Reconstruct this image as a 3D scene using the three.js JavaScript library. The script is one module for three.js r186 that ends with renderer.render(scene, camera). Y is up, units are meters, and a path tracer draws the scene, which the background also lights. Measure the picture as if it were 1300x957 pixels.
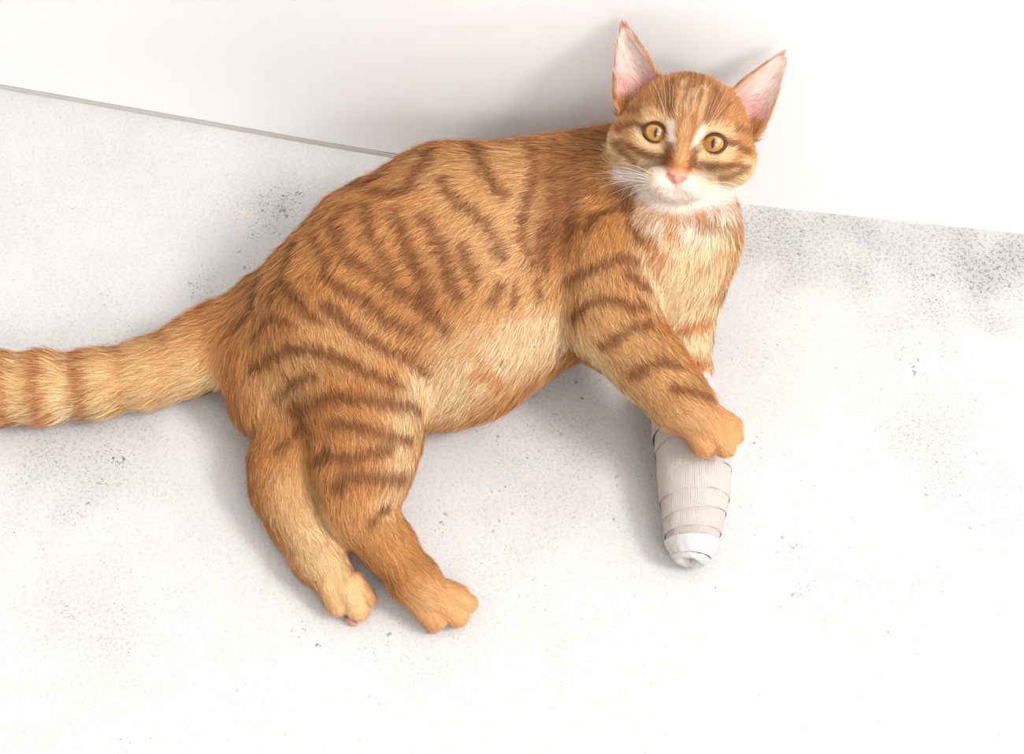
import * as THREE from 'three';
import { RectAreaLightUniformsLib } from 'three/addons/lights/RectAreaLightUniformsLib.js';
import { mergeGeometries } from 'three/addons/utils/BufferGeometryUtils.js';
import { createNoise3D, createNoise2D } from 'simplex-noise';

// ------------------------------------------------------------------ camera, lights, exposure
const scene = new THREE.Scene();
scene.background = new THREE.Color(0x8a8f96);             // outside the closed room, never seen
const PITCH = 58 * Math.PI / 180, DIST = 1.3, PX = 0.0005;
const V = (x, y, z) => new THREE.Vector3(x, y, z);
const AIM = V(0, 0.03, 0);
const FWD = V(0, -Math.sin(PITCH), -Math.cos(PITCH)), RIGHT = V(1, 0, 0), UPV = V(0, Math.cos(PITCH), -Math.sin(PITCH));
const EYE = AIM.clone().addScaledVector(FWD, -DIST);
const camera = new THREE.PerspectiveCamera(2 * Math.atan(957 / 2 * PX / DIST) * 180 / Math.PI, 1300 / 957, 0.05, 20);
camera.position.copy(EYE); camera.up.set(0, 1, 0); camera.lookAt(AIM);
const renderer = new THREE.WebGLRenderer();
renderer.toneMapping = THREE.LinearToneMapping;
renderer.toneMappingExposure = 0.68;
renderer.shadowMap.enabled = true;
RectAreaLightUniformsLib.init();
const ROOM = { x: 2.5, top: 4.2, z0: -1.3, z1: 2.8 };
const WINDOW = { y: 3.25, z: 1.2, w: 1.4, h: 1.4, power: 46 };
const FRONT_FILL = { x: 1.45, y: 2.5, w: 1.3, h: 1.1, power: 12.5 };  // invented fill window behind the camera

// ------------------------------------------------------------------ helpers
let seed = 12345;
const rnd = () => { seed = (seed + 0x6d2b79f5) | 0; let t = Math.imul(seed ^ (seed >>> 15), 1 | seed); t = (t + Math.imul(t ^ (t >>> 7), 61 | t)) ^ t; return ((t ^ (t >>> 14)) >>> 0) / 4294967296; };
const gauss = () => (rnd() + rnd() + rnd() - 1.5) * 1.15;
const n3 = createNoise3D(rnd), n2 = createNoise2D(rnd);
const clamp = THREE.MathUtils.clamp, lerp = THREE.MathUtils.lerp;
const sstep = (a, b, x) => { const t = clamp((x - a) / (b - a), 0, 1); return t * t * (3 - 2 * t); };
const lin = (c) => c.map((v) => { v /= 255; return v <= 0.04045 ? v / 12.92 : ((v + 0.055) / 1.055) ** 2.4; });
// the point at height h over the floor on the sight line through a pixel of the 1300 x 957 frame, and the metres per pixel there
function P(px, py, h = 0) {
  const d = FWD.clone().addScaledVector(RIGHT, (px - 650) * PX / DIST).addScaledVector(UPV, (478.5 - py) * PX / DIST);
  const t = (h - EYE.y) / d.y;
  const p = EYE.clone().addScaledVector(d, t); p.mpp = PX * t / DIST; return p;
}
const mesh = (name, geo, mat, parent) => { const m = new THREE.Mesh(geo, mat); m.name = name; m.castShadow = m.receiveShadow = true; (parent || scene).add(m); return m; };
const structure = (m) => { m.userData.kind = 'structure'; return m; };

// ------------------------------------------------------------------ the setting
// floor: a plastered board, mottled and pitted
function floorTextures() {
  const N = 2048, X0 = -0.41, Z0 = -0.36, S = 0.82;
  const rgb = new Uint8Array(N * N * 4), bump = new Uint8Array(N * N * 4);
  const grain = new Float32Array(N * N), ink = new Float32Array(N * N), warm = new Float32Array(N * N);
  for (let i = 0; i < N * N; i++) grain[i] = rnd();
  const dab = (arr, x, z, r, amt, sq = 1, turn = 0) => {
    const cx = (x - X0) / S * N, cz = (z - Z0) / S * N, R = r / S * N, c = Math.cos(turn), s = Math.sin(turn);
    for (let j = Math.floor(cz - R * 2); j <= cz + R * 2; j++) for (let i = Math.floor(cx - R * 2); i <= cx + R * 2; i++) {
      if (i < 0 || j < 0 || i >= N || j >= N) continue;
      const dx = i - cx, dy = j - cz, u = (dx * c + dy * s) / sq, v = (dy * c - dx * s);
      const e = Math.hypot(u, v) / R, k = 1 - sstep(0.6, 1.25, e);
      arr[j * N + i] = Math.max(arr[j * N + i], k * amt);
    }
  };
  // clusters of pits: [px, py, spread px, count, darkness]
  const clusters = [[352, 262, 30, 150, .55], [335, 290, 30, 90, .5], [300, 265, 45, 90, .35], [365, 248, 22, 40, .6], [318, 345, 30, 30, .5], [268, 352, 45, 50, .4], [245, 365, 20, 16, .75],
    [130, 575, 24, 34, .8], [60, 582, 34, 40, .5], [150, 583, 18, 26, .8], [125, 612, 12, 16, .7], [20, 611, 18, 14, .6], [95, 660, 40, 20, .5], [85, 775, 20, 18, .7], [130, 815, 20, 10, .7], [160, 760, 60, 18, .45],
    [395, 800, 30, 22, .6], [480, 825, 50, 26, .4], [660, 700, 60, 24, .45], [620, 640, 60, 40, .4], [560, 655, 40, 24, .5], [680, 590, 70, 60, .4], [730, 560, 70, 60, .4], [655, 765, 50, 24, .4],
    [1175, 335, 60, 60, .4], [1180, 365, 45, 26, .8], [1100, 345, 60, 50, .3], [1260, 370, 50, 40, .4], [1160, 455, 50, 46, .5], [1150, 540, 90, 80, .35], [1190, 580, 70, 120, .32], [1240, 620, 60, 40, .4], [1020, 750, 20, 26, .6], [1185, 745, 40, 26, .45], [1150, 810, 40, 14, .5],
    [960, 560, 60, 40, .45], [1000, 680, 60, 40, .4], [1010, 400, 60, 50, .3], [1030, 300, 70, 90, .3], [950, 455, 40, 30, .4], [900, 800, 120, 40, .35], [520, 740, 60, 20, .4], [760, 640, 60, 30, .5], [740, 480, 50, 30, .45], [170, 400, 90, 60, .3], [60, 250, 90, 50, .2], [150, 230, 90, 50, .2]];
  for (const [px, py, sp, n, dk] of clusters) for (let k = 0; k < n; k++) {
    const p = P(px + gauss() * sp * .75, py + gauss() * sp * .55, 0);
    const big = rnd() < 0.07;
    dab(ink, p.x, p.z, (big ? 0.0007 : 0.00028) * (0.6 + rnd() * 0.9), dk * (0.25 + rnd() * 0.8), 1 + rnd() * 1.3, rnd() * 3.1);
  }
  for (let k = 0; k < 2600; k++) dab(ink, X0 + rnd() * S, Z0 + rnd() * S, 0.0003 * (0.5 + rnd()), 0.08 + rnd() * rnd() * 0.5, 1 + rnd(), rnd() * 3.1);
  for (const [px, py, r] of [[312, 270, .0024], [306, 289, .0020], [138, 856, .002], [84, 828, .001], [275, 740, .0008]]) { const p = P(px, py); dab(warm, p.x, p.z, r, 0.38, 2.2, 0.3); }
  // wide worn patches where the grey undercoat shows: [px, py, radius px, strength]
  const patches = [[1180, 320, 150, .8], [1010, 300, 110, .75], [960, 290, 70, .5], [1290, 310, 80, .5], [1280, 350, 90, .7], [1180, 560, 90, .45], [1250, 640, 80, .3], [1080, 760, 110, .2], [350, 255, 50, .45], [110, 585, 120, .5], [130, 790, 110, .3], [60, 480, 160, .25], [700, 570, 140, .3], [620, 800, 160, .12]]
    .map(([a, b, r, s]) => { const p = P(a, b); return [p.x, p.z, r * p.mpp, s]; });
  for (let j = 0; j < N; j++) for (let i = 0; i < N; i++) {
    const x = X0 + (i + .5) / N * S, z = Z0 + (j + .5) / N * S, o = (j * N + i);
    let worn = 0.12;
    for (const [cx, cz, r, s] of patches) { const d = Math.hypot(x - cx, (z - cz) * 1.1) / r; if (d < 1.4) worn += s * (1 - sstep(0.15, 1.3, d + 0.28 * n2(x * 22, z * 22))); }
    const cloud = 0.5 * n2(x * 9, z * 9) + 0.3 * n2(x * 27 + 5, z * 27) + 0.2 * n2(x * 80, z * 80 + 9);
    const fine = n2(x * 620, z * 620), mid = n2(x * 240 + 31, z * 240);
    const g = grain[o] - 0.5;
    const grit = Math.max(0, 0.55 * fine + 0.45 * mid + 0.35 * g - 0.12);
    let v = 210 + cloud * 5 - worn * (15 + 62 * grit) - 13 * grit + g * 7;
    let r = v + 1.5, gg = v - 0.5 + 0, b = v - 2.5;
    const k = ink[o]; r = lerp(r, 78, k); gg = lerp(gg, 76, k); b = lerp(b, 74, k);
    const y = warm[o]; r = lerp(r, 236, y); gg = lerp(gg, 214, y); b = lerp(b, 160, y);
    rgb[o * 4] = clamp(r, 0, 255); rgb[o * 4 + 1] = clamp(gg, 0, 255); rgb[o * 4 + 2] = clamp(b, 0, 255); rgb[o * 4 + 3] = 255;
    const hgt = clamp(150 + 40 * cloud + 30 * fine + 25 * mid + 20 * g - 130 * k, 0, 255);
    bump[o * 4] = bump[o * 4 + 1] = bump[o * 4 + 2] = hgt; bump[o * 4 + 3] = 255;
  }
  const make = (data, srgb) => { const t = new THREE.DataTexture(data, N, N); t.wrapS = t.wrapT = THREE.MirroredRepeatWrapping; t.magFilter = t.minFilter = THREE.LinearFilter; if (srgb) t.colorSpace = THREE.SRGBColorSpace; t.needsUpdate = true; return t; };
  return { map: make(rgb, true), bumpMap: make(bump, false), X0, Z0, S };
}
{
  const t = floorTextures();
  const g = new THREE.BoxGeometry(2 * ROOM.x + .12, 0.04, ROOM.z1 - ROOM.z0 + .12); g.translate(0, -0.02, (ROOM.z0 + ROOM.z1) / 2);
  const p = g.attributes.position, uv = g.attributes.uv;
  for (let i = 0; i < p.count; i++) uv.setXY(i, (p.getX(i) - t.X0) / t.S, (p.getZ(i) - t.Z0) / t.S);
  structure(mesh('floor', g, new THREE.MeshStandardMaterial({ map: t.map, bumpMap: t.bumpMap, bumpScale: 0.0005, roughness: 0.75 })));
}
const wallMat = new THREE.MeshStandardMaterial({ color: 0xfbfbfb, roughness: 0.85 });
// wall_back: a smooth white panel that leans back a little; its foot follows a slight bend and stands a hair off the floor on the left
const roomMat = new THREE.MeshStandardMaterial({ color: 0xc0c0c1, roughness: 0.9 });
const LEAN = Math.tan(4 * Math.PI / 180);
const foot = [];
{
  const pts = [[-400, 42.5], [0, 113.5], [240, 156], [485, 199], [700, 229], [940, 258.5], [1120, 278], [1300, 297], [1800, 347]].map(([a, b]) => P(a, b));
  const ext = (a, b, x) => { const p = V(x, 0, a.z + (a.z - b.z) / (a.x - b.x) * (x - a.x)); return p; };
  pts.unshift(ext(pts[0], pts[1], -ROOM.x - .05)); pts.push(ext(pts[pts.length - 1], pts[pts.length - 2], ROOM.x + .05));
  const curve = new THREE.CatmullRomCurve3(pts.map((p) => V(p.x, 0, p.z)), false, 'centripetal');
  for (let i = 0; i <= 180; i++) foot.push(curve.getPoint(i / 180));
  const pos = [], idx = [], prof = (gap) => { const T = 0.012, out = []; for (let k = 0; k <= 4; k++) { const a = k / 4 * Math.PI / 2; out.push([0.002 - 0.002 * Math.sin(a), gap + 0.002 - 0.002 * Math.cos(a)]); } out.push([0, ROOM.top]); out.push([T, ROOM.top]); out.push([T, gap]); return out; };
  const M = prof(0).length;
  foot.forEach((f) => {
    const gap = lerp(0.0042, -0.004, sstep(-0.075, 0.02, f.x));
    for (const [back, y] of prof(gap)) pos.push(f.x, y, f.z - back - y * LEAN);
  });
  for (let i = 0; i < foot.length - 1; i++) for (let k = 0; k < M; k++) { const a = i * M + k, b = i * M + (k + 1) % M, c = a + M, d = b + M; idx.push(a, c, b, b, c, d); }
  const g = new THREE.BufferGeometry(); g.setAttribute('position', new THREE.Float32BufferAttribute(pos, 3)); g.setIndex(idx); g.computeVertexNormals();
  structure(mesh('wall_back', g, wallMat));
}
{ // shaded_edge_1: added strip for the cut edge at left; its grey stands in for shade
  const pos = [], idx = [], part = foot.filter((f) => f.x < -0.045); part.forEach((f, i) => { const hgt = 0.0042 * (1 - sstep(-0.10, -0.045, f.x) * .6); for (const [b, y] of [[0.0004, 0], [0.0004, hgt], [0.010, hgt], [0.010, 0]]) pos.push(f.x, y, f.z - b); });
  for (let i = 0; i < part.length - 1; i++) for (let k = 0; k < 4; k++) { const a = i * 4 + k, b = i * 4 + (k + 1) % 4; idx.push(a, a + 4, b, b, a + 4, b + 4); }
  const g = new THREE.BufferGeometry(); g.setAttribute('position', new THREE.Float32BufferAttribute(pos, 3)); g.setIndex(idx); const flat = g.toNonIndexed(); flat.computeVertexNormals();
  structure(mesh('shaded_edge_1', flat, new THREE.MeshStandardMaterial({ color: 0xcfcac7, roughness: 0.9, side: THREE.DoubleSide })));
}
const box = (w, h, d, x, y, z) => { const g = new THREE.BoxGeometry(w, h, d); g.translate(x, y, z); return g; };
const ZC = (ROOM.z0 + ROOM.z1) / 2, ZL = ROOM.z1 - ROOM.z0;
structure(mesh('wall_left', box(0.06, ROOM.top, ZL, -ROOM.x - .03, ROOM.top / 2, ZC), roomMat));
{ // wall_front behind the camera, with an unseen window added as fill light
  const { x, y, w, h } = FRONT_FILL, Z = ROOM.z1 + .03, W = ROOM.x + .06, top = ROOM.top;
  structure(mesh('wall_front', mergeGeometries([box(2 * W, y - h / 2, .06, 0, (y - h / 2) / 2, Z), box(2 * W, top - y - h / 2, .06, 0, (top + y + h / 2) / 2, Z), box(x - w / 2 + W, h, .06, (x - w / 2 - W) / 2, y, Z), box(W - x - w / 2, h, .06, (x + w / 2 + W) / 2, y, Z)]), roomMat));
  const frame = structure(mesh('fill_window_2', mergeGeometries([box(.03, h, .05, x - w / 2 + .015, y, Z), box(.03, h, .05, x + w / 2 - .015, y, Z), box(w, .03, .05, x, y - h / 2 + .015, Z), box(w, .03, .05, x, y + h / 2 - .015, Z), box(.02, h, .03, x, y, Z)]), wallMat));
  mesh('window_and_fill_pane', box(w - .04, h - .04, .006, x, y, Z + .01), new THREE.MeshStandardMaterial({ color: 0xffffff, roughness: 0.4, emissive: 0xffffff, emissiveIntensity: 2 }), frame);  // glowing pane of the added fill window
  const L = new THREE.RectAreaLight(0xffffff, FRONT_FILL.power, w - .05, h - .05);
  L.name = 'daylight_and_fill'; L.position.set(x, y, Z - .04); L.lookAt(x, y, 0); scene.add(L);  // fill lamp added to brighten the back wall and the belly
}
structure(mesh('ceiling', box(2 * ROOM.x + .12, 0.06, ZL + .12, 0, ROOM.top + .03, ZC), roomMat));
{ // wall_right with the window opening
  const { y, z, w, h } = WINDOW, X = ROOM.x + .03, { z0, z1, top } = ROOM, g = [
    box(0.06, y - h / 2, z1 - z0, X, (y - h / 2) / 2, ZC), box(0.06, top - y - h / 2, z1 - z0, X, (top + y + h / 2) / 2, ZC),
    box(0.06, h, z - w / 2 - z0, X, y, (z0 + z - w / 2) / 2), box(0.06, h, z1 - z - w / 2, X, y, (z1 + z + w / 2) / 2)];
  structure(mesh('wall_right', mergeGeometries(g), roomMat));
  const frame = structure(mesh('window_1', mergeGeometries([box(0.05, h, 0.03, X, y, z - w / 2 + .015), box(0.05, h, 0.03, X, y, z + w / 2 - .015), box(0.05, 0.03, w, X, y - h / 2 + .015, z), box(0.05, 0.03, w, X, y + h / 2 - .015, z), box(0.03, h, 0.02, X, y, z)]), wallMat));
  mesh('window_and_fill_pane', box(0.006, h - .04, w - .04, X + .01, y, z), new THREE.MeshStandardMaterial({ color: 0xffffff, roughness: 0.4, emissive: 0xfffaf2, emissiveIntensity: 3 }), frame);
  const L = new THREE.RectAreaLight(0xfffdfb, WINDOW.power, w - .05, h - .05);
  L.name = 'daylight_and_fill'; L.position.set(X - 0.04, y, z); L.lookAt(0, y, z); scene.add(L);
}

// ------------------------------------------------------------------ the cat: a field of tapered bones
const prims = [];
const J = (px, py, r, h) => { // joint drawn as a circle of r pixels; without h it rests on the floor
  let hh = h ?? 0.03, p;
  for (let i = 0; i < 4; i++) { p = P(px, py, hh); if (h === undefined) hh = r * p.mpp; }
  p.r = r * p.mpp; return p;
};
const F_TORSO = { len: 0.0125, thin: 0.0035 }, F_TAIL = { len: 0.015, thin: 0.0042 }, F_LEG = { len: 0.0085, thin: 0.0024 }, F_PAW = { len: 0.0048, thin: 0.0014 }, F_TOE = { len: 0.0027, thin: 0.0008 };
function bone(group, k, fur, ...joints) {
  if (joints.length === 1) joints.push(joints[0]);
  for (let i = 0; i + 1 < joints.length; i++) {
    const a = joints[i], b = joints[i + 1], dir = b.clone().sub(a);
    if (dir.lengthSq() < 1e-10) dir.set(-1, 0, 0.3);
    prims.push({ ax: a.x, ay: a.y, az: a.z, bx: b.x - a.x, by: b.y - a.y, bz: b.z - a.z, l2: Math.max(1e-12, b.clone().sub(a).lengthSq()), ra: a.r - fur.thin, rb: b.r - fur.thin, g: group, k, fur, dir: dir.normalize() });
  }
}
// 0 torso, listed from the neck to the rump so that the coat runs that way
bone(0, .02, F_TORSO, J(850, 285, 78, .085), J(775, 265, 98, .064), J(690, 288, 108), J(575, 305, 118), J(486, 344, 109), J(414, 394, 90), J(367, 432, 73));
bone(0, .025, F_TORSO, J(840, 330, 82, .066), J(770, 345, 80, .05), J(690, 362, 98), J(590, 420, 104), J(490, 430, 98), J(400, 445, 85));
bone(0, .02, F_TORSO, J(854, 290, 68, .080), J(852, 345, 52, .058), J(848, 385, 48, .046));
bone(0, .02, F_TORSO, J(575, 450, 82), J(560, 462, 76));
bone(0, .02, F_TORSO, J(668, 378, 62), J(560, 448, 78));
bone(0, .02, F_TORSO, J(350, 455, 66), J(352, 500, 56), J(380, 520, 60));
// 1 tail
bone(1, .012, F_TAIL, J(345, 405, 62), J(285, 434, 53), J(245, 453, 48), J(195, 472, 44), J(130, 486, 43), J(60, 492, 45), J(0, 493, 46), J(-60, 491, 45), J(-140, 484, 40), J(-210, 474, 30));
// 2 right hind leg (on top)
bone(2, .016, F_LEG, J(420, 430, 92, .058), J(462, 510, 78, .056), J(466, 560, 63, .046), J(458, 605, 56, .038), J(452, 648, 44, .030));
bone(2, .012, F_LEG, J(452, 645, 42, .030), J(490, 690, 34, .024), J(526, 737, 31, .020), J(546, 757, 28, .018));
for (const [x, y, x2, y2, r, r2] of [[530, 762, 551, 784, 17, 18.5], [556, 763, 580, 781, 16, 17], [566, 750, 594, 766, 14, 14], [556, 742, 586, 752, 12, 11]]) bone(2, .0022, F_TOE, J(x, y, r, .018), J(x2, y2, r2, r2 * .00049 + .001));
// 3 left hind leg (below)
bone(3, .014, F_LEG, J(400, 520, 62, .030), J(368, 585, 48, .025), J(362, 622, 42));
bone(3, .012, F_LEG, J(364, 618, 42), J(380, 662, 37), J(404, 708, 32), J(430, 742, 29));
for (const [x, y, x2, y2, r, r2] of [[417, 741, 429, 766, 16, 17], [440, 746, 455, 773, 16, 17], [450, 738, 468, 760, 13, 12]]) bone(3, .0022, F_TOE, J(x, y, r, .019), J(x2, y2, r2, r2 * .00049 + .002));
// 5 left foreleg (below, bandaged)
bone(5, .012, F_LEG, J(862, 380, 48, .045), J(868, 425, 34, .033), J(874, 470, 27, .026), J(880, 560, 30, .022), J(879, 640, 27, .020), J(878, 685, 22, .017));
// 4 right foreleg (on top, across the bandage)
bone(4, .016, F_LEG, J(770, 330, 72, .082), J(775, 390, 58, .076), J(782, 415, 52, .074), J(826, 465, 43, .073), J(864, 510, 36, .069), J(892, 533, 30, .067));
for (const [x, y, x2, y2, r, r2] of [[878, 541, 894, 563, 17, 18.5], [901, 543, 920, 566, 16, 16.5], [910, 534, 932, 553, 14, 13.5], [908, 524, 934, 539, 12, 11]]) bone(4, .0022, F_TOE, J(x, y, r, .066), J(x2, y2, r2, .058));

// head frame: x to the picture's right along the eye line, y to the crown, z out of the face; in pixels of head scale
const HEAD = P(869, 175, 0.138), HS = HEAD.mpp;
const ROLL = Math.atan2(14, 75);
const HZ = EYE.clone().sub(HEAD).normalize();
const HX = RIGHT.clone().multiplyScalar(Math.cos(ROLL)).addScaledVector(UPV, -Math.sin(ROLL)); HX.addScaledVector(HZ, -HX.dot(HZ)).normalize();
const HY = HZ.clone().cross(HX);
const H = (x, y, z) => HEAD.clone().addScaledVector(HX, x * HS).addScaledVector(HY, y * HS).addScaledVector(HZ, z * HS);
const toHead = (p) => { const d = p.clone().sub(HEAD); return [d.dot(HX) / HS, d.dot(HY) / HS, d.dot(HZ) / HS]; };
{ // neck
  const a = H(0, -40, -38), b = J(840, 300, 78, .080), c = H(6, -66, -25), d = J(862, 296, 62, .085);
  a.r = 66 * HS; c.r = 46 * HS; bone(0, .02, F_TORSO, a, b); bone(0, .02, F_TORSO, c, d);
}
const smin = (a, b, k) => { const h = k - Math.abs(a - b); return h > 0 ? Math.min(a, b) - h * h / (4 * k) : Math.min(a, b); };
const smax = (a, b, k) => -smin(-a, -b, k);
const ell = (x, y, z, cx, cy, cz, rx, ry, rz) => { const X = (x - cx) / rx, Y = (y - cy) / ry, Z = (z - cz) / rz, k0 = Math.hypot(X, Y, Z), k1 = Math.hypot(X / rx, Y / ry, Z / rz); return k0 < 1e-6 ? -Math.min(rx, ry, rz) : k0 * (k0 - 1) / k1; };
const cap = (x, y, z, ax, ay, az, bx, by, bz, ra, rb) => { const dx = bx - ax, dy = by - ay, dz = bz - az, t = clamp(((x - ax) * dx + (y - ay) * dy + (z - az) * dz) / (dx * dx + dy * dy + dz * dz), 0, 1); return Math.hypot(x - ax - dx * t, y - ay - dy * t, z - az - dz * t) - ra - (rb - ra) * t; };
// ear sheet: base middle, tip, half width
const EAR = { bx: 70, by: 50, bz: -22, tx: 105.5, ty: 131, tz: -34, W: 32, thick: 3.4 };
{ const l = Math.hypot(EAR.tx - EAR.bx, EAR.ty - EAR.by, EAR.tz - EAR.bz); EAR.len = l; EAR.u = [(EAR.tx - EAR.bx) / l, (EAR.ty - EAR.by) / l, (EAR.tz - EAR.bz) / l];
  let w = [0.13, 0.02, 1]; const d = w[0] * EAR.u[0] + w[1] * EAR.u[1] + w[2] * EAR.u[2]; w = w.map((c, i) => c - d * EAR.u[i]); const m = Math.hypot(...w); EAR.w = w.map((c) => c / m);
  EAR.v = [EAR.u[1] * EAR.w[2] - EAR.u[2] * EAR.w[1], EAR.u[2] * EAR.w[0] - EAR.u[0] * EAR.w[2], EAR.u[0] * EAR.w[1] - EAR.u[1] * EAR.w[0]]; }
function earUVW(x, y, z) { // mirrored to the right ear
  const X = Math.abs(x) - EAR.bx, Y = y - EAR.by, Z = z - EAR.bz, { u, v, w } = EAR;
  return [(X * u[0] + Y * u[1] + Z * u[2]) / EAR.len, X * v[0] + Y * v[1] + Z * v[2], X * w[0] + Y * w[1] + Z * w[2]];
}
const earHalf = (t) => t < 0 ? EAR.W : EAR.W * Math.max(0.04, Math.pow(Math.max(0, 1 - t), 0.82) * (1 + 0.28 * t * (1 - t)));
const earCup = (t) => 20 * Math.max(0, 1 - t * 0.9);
function ear(x, y, z) {
  const [t, v, w] = earUVW(x, y, z), W = earHalf(t), q = v / W;
  const sheet = w + earCup(t) * (1 - Math.min(1.2, q * q)) - 4;      // the middle lies back, the edges come forward
  const slope = 1 / Math.sqrt(1 + (2 * earCup(t) * q / W) ** 2);
  let d = Math.abs(sheet) * slope - EAR.thick;
  d = smax(d, (Math.abs(v) - W) * 0.9, 3);
  d = smax(d, (t - 1) * EAR.len, 3);
  return smax(d, (-0.32 - t) * EAR.len, 3);
}
const EYES = [-37.5, 37.5], EYE_C = { y: 0, z: 27, r: 20 };
function head(x, y, z) { // in head pixels
  const ax = Math.abs(x);
  let d = ell(x, y, z, 0, 10, -26, 77, 70, 76);
  d = smin(d, ell(ax, y, z, 53, -17, -10, 40, 36, 44), 20);          // cheeks
  d = smin(d, cap(x, y, z, 0, 22, 34, 0, -40, 58, 26, 12.5), 22);   // forehead to nose
  d = smin(d, ell(ax, y, z, 16, -58, 44, 24, 17, 24), 12);          // whisker pads
  d = smin(d, ell(x, y, z, 0, -68, 36, 20, 13, 24), 10);             // chin
  d = smin(d, ell(ax, y, z, 38, 16, 28, 22, 12, 18), 14);           // brows
  d = smin(d, ell(ax, y, z, 44, -18, 26, 24, 12, 20), 14);          // under the eyes
  d = smin(d, ell(x, y, z, 0, -47, 64, 9, 7, 8), 6);                // nose tip
  d = smax(d, -(cap(ax, y, z, 2, -67, 68, 20, -66.5, 58, .6, .7)), 3); // mouth
  d = smax(d, -cap(x, y, z, 0, -53, 72, 0, -66, 70, .8, .8), 3);    // philtrum
  d = smax(d, -ell(ax, y, z, 37.5, 0, 47, 14.6, 13, 20), 4);            // eye openings
  const e = ear(x, y, z);
  d = smin(d, e, 9);
  // ear canal
  d = smax(d, -ell(ax, y, z, 76, 48, 2, 11, 14, 16), 6);
  return d;
}
const GROUPS = [0, 1, 2, 3, 5, 4], GK = [0, .016, .012, .007, .014, .007];
const byGroup = GROUPS.map((g) => prims.filter((p) => p.g === g));
const primDist = (p, x, y, z) => { const X = x - p.ax, Y = y - p.ay, Z = z - p.az; let t = (X * p.bx + Y * p.by + Z * p.bz) / p.l2; t = t < 0 ? 0 : t > 1 ? 1 : t; const u = X - p.bx * t, v = Y - p.by * t, w = Z - p.bz * t; return Math.sqrt(u * u + v * v + w * w) - p.ra - (p.rb - p.ra) * t; };
const HEADR = 175 * HS;
function sdf(x, y, z, lists = byGroup) {
  let d = 1;
  for (let g = 0; g < lists.length; g++) {
    const L = lists[g]; if (!L.length) continue;
    let e = 1;
    for (let i = 0; i < L.length; i++) { const q = primDist(L[i], x, y, z); e = i ? smin(e, q, L[i].k) : q; }
    d = g ? smin(d, e, GK[g]) : e;
  }
  const X = x - HEAD.x, Y = y - HEAD.y, Z = z - HEAD.z;
  if (X * X + Y * Y + Z * Z < HEADR * HEADR) {
    const hx = (X * HX.x + Y * HX.y + Z * HX.z) / HS, hy = (X * HY.x + Y * HY.y + Z * HY.z) / HS, hz = (X * HZ.x + Y * HZ.y + Z * HZ.z) / HS;
    d = smin(d, head(hx, hy, hz) * HS, 0.006);
  }
  return Math.max(d, 0.0006 - y);
}
const grad = (x, y, z, f = sdf, e = 0.0004) => { const g = V(f(x + e, y, z) - f(x - e, y, z), f(x, y + e, z) - f(x, y - e, z), f(x, y, z + e) - f(x, y, z - e)); const l = g.length(); return l > 1e-12 ? g.multiplyScalar(1 / l) : g.set(0, 1, 0); };
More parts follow.
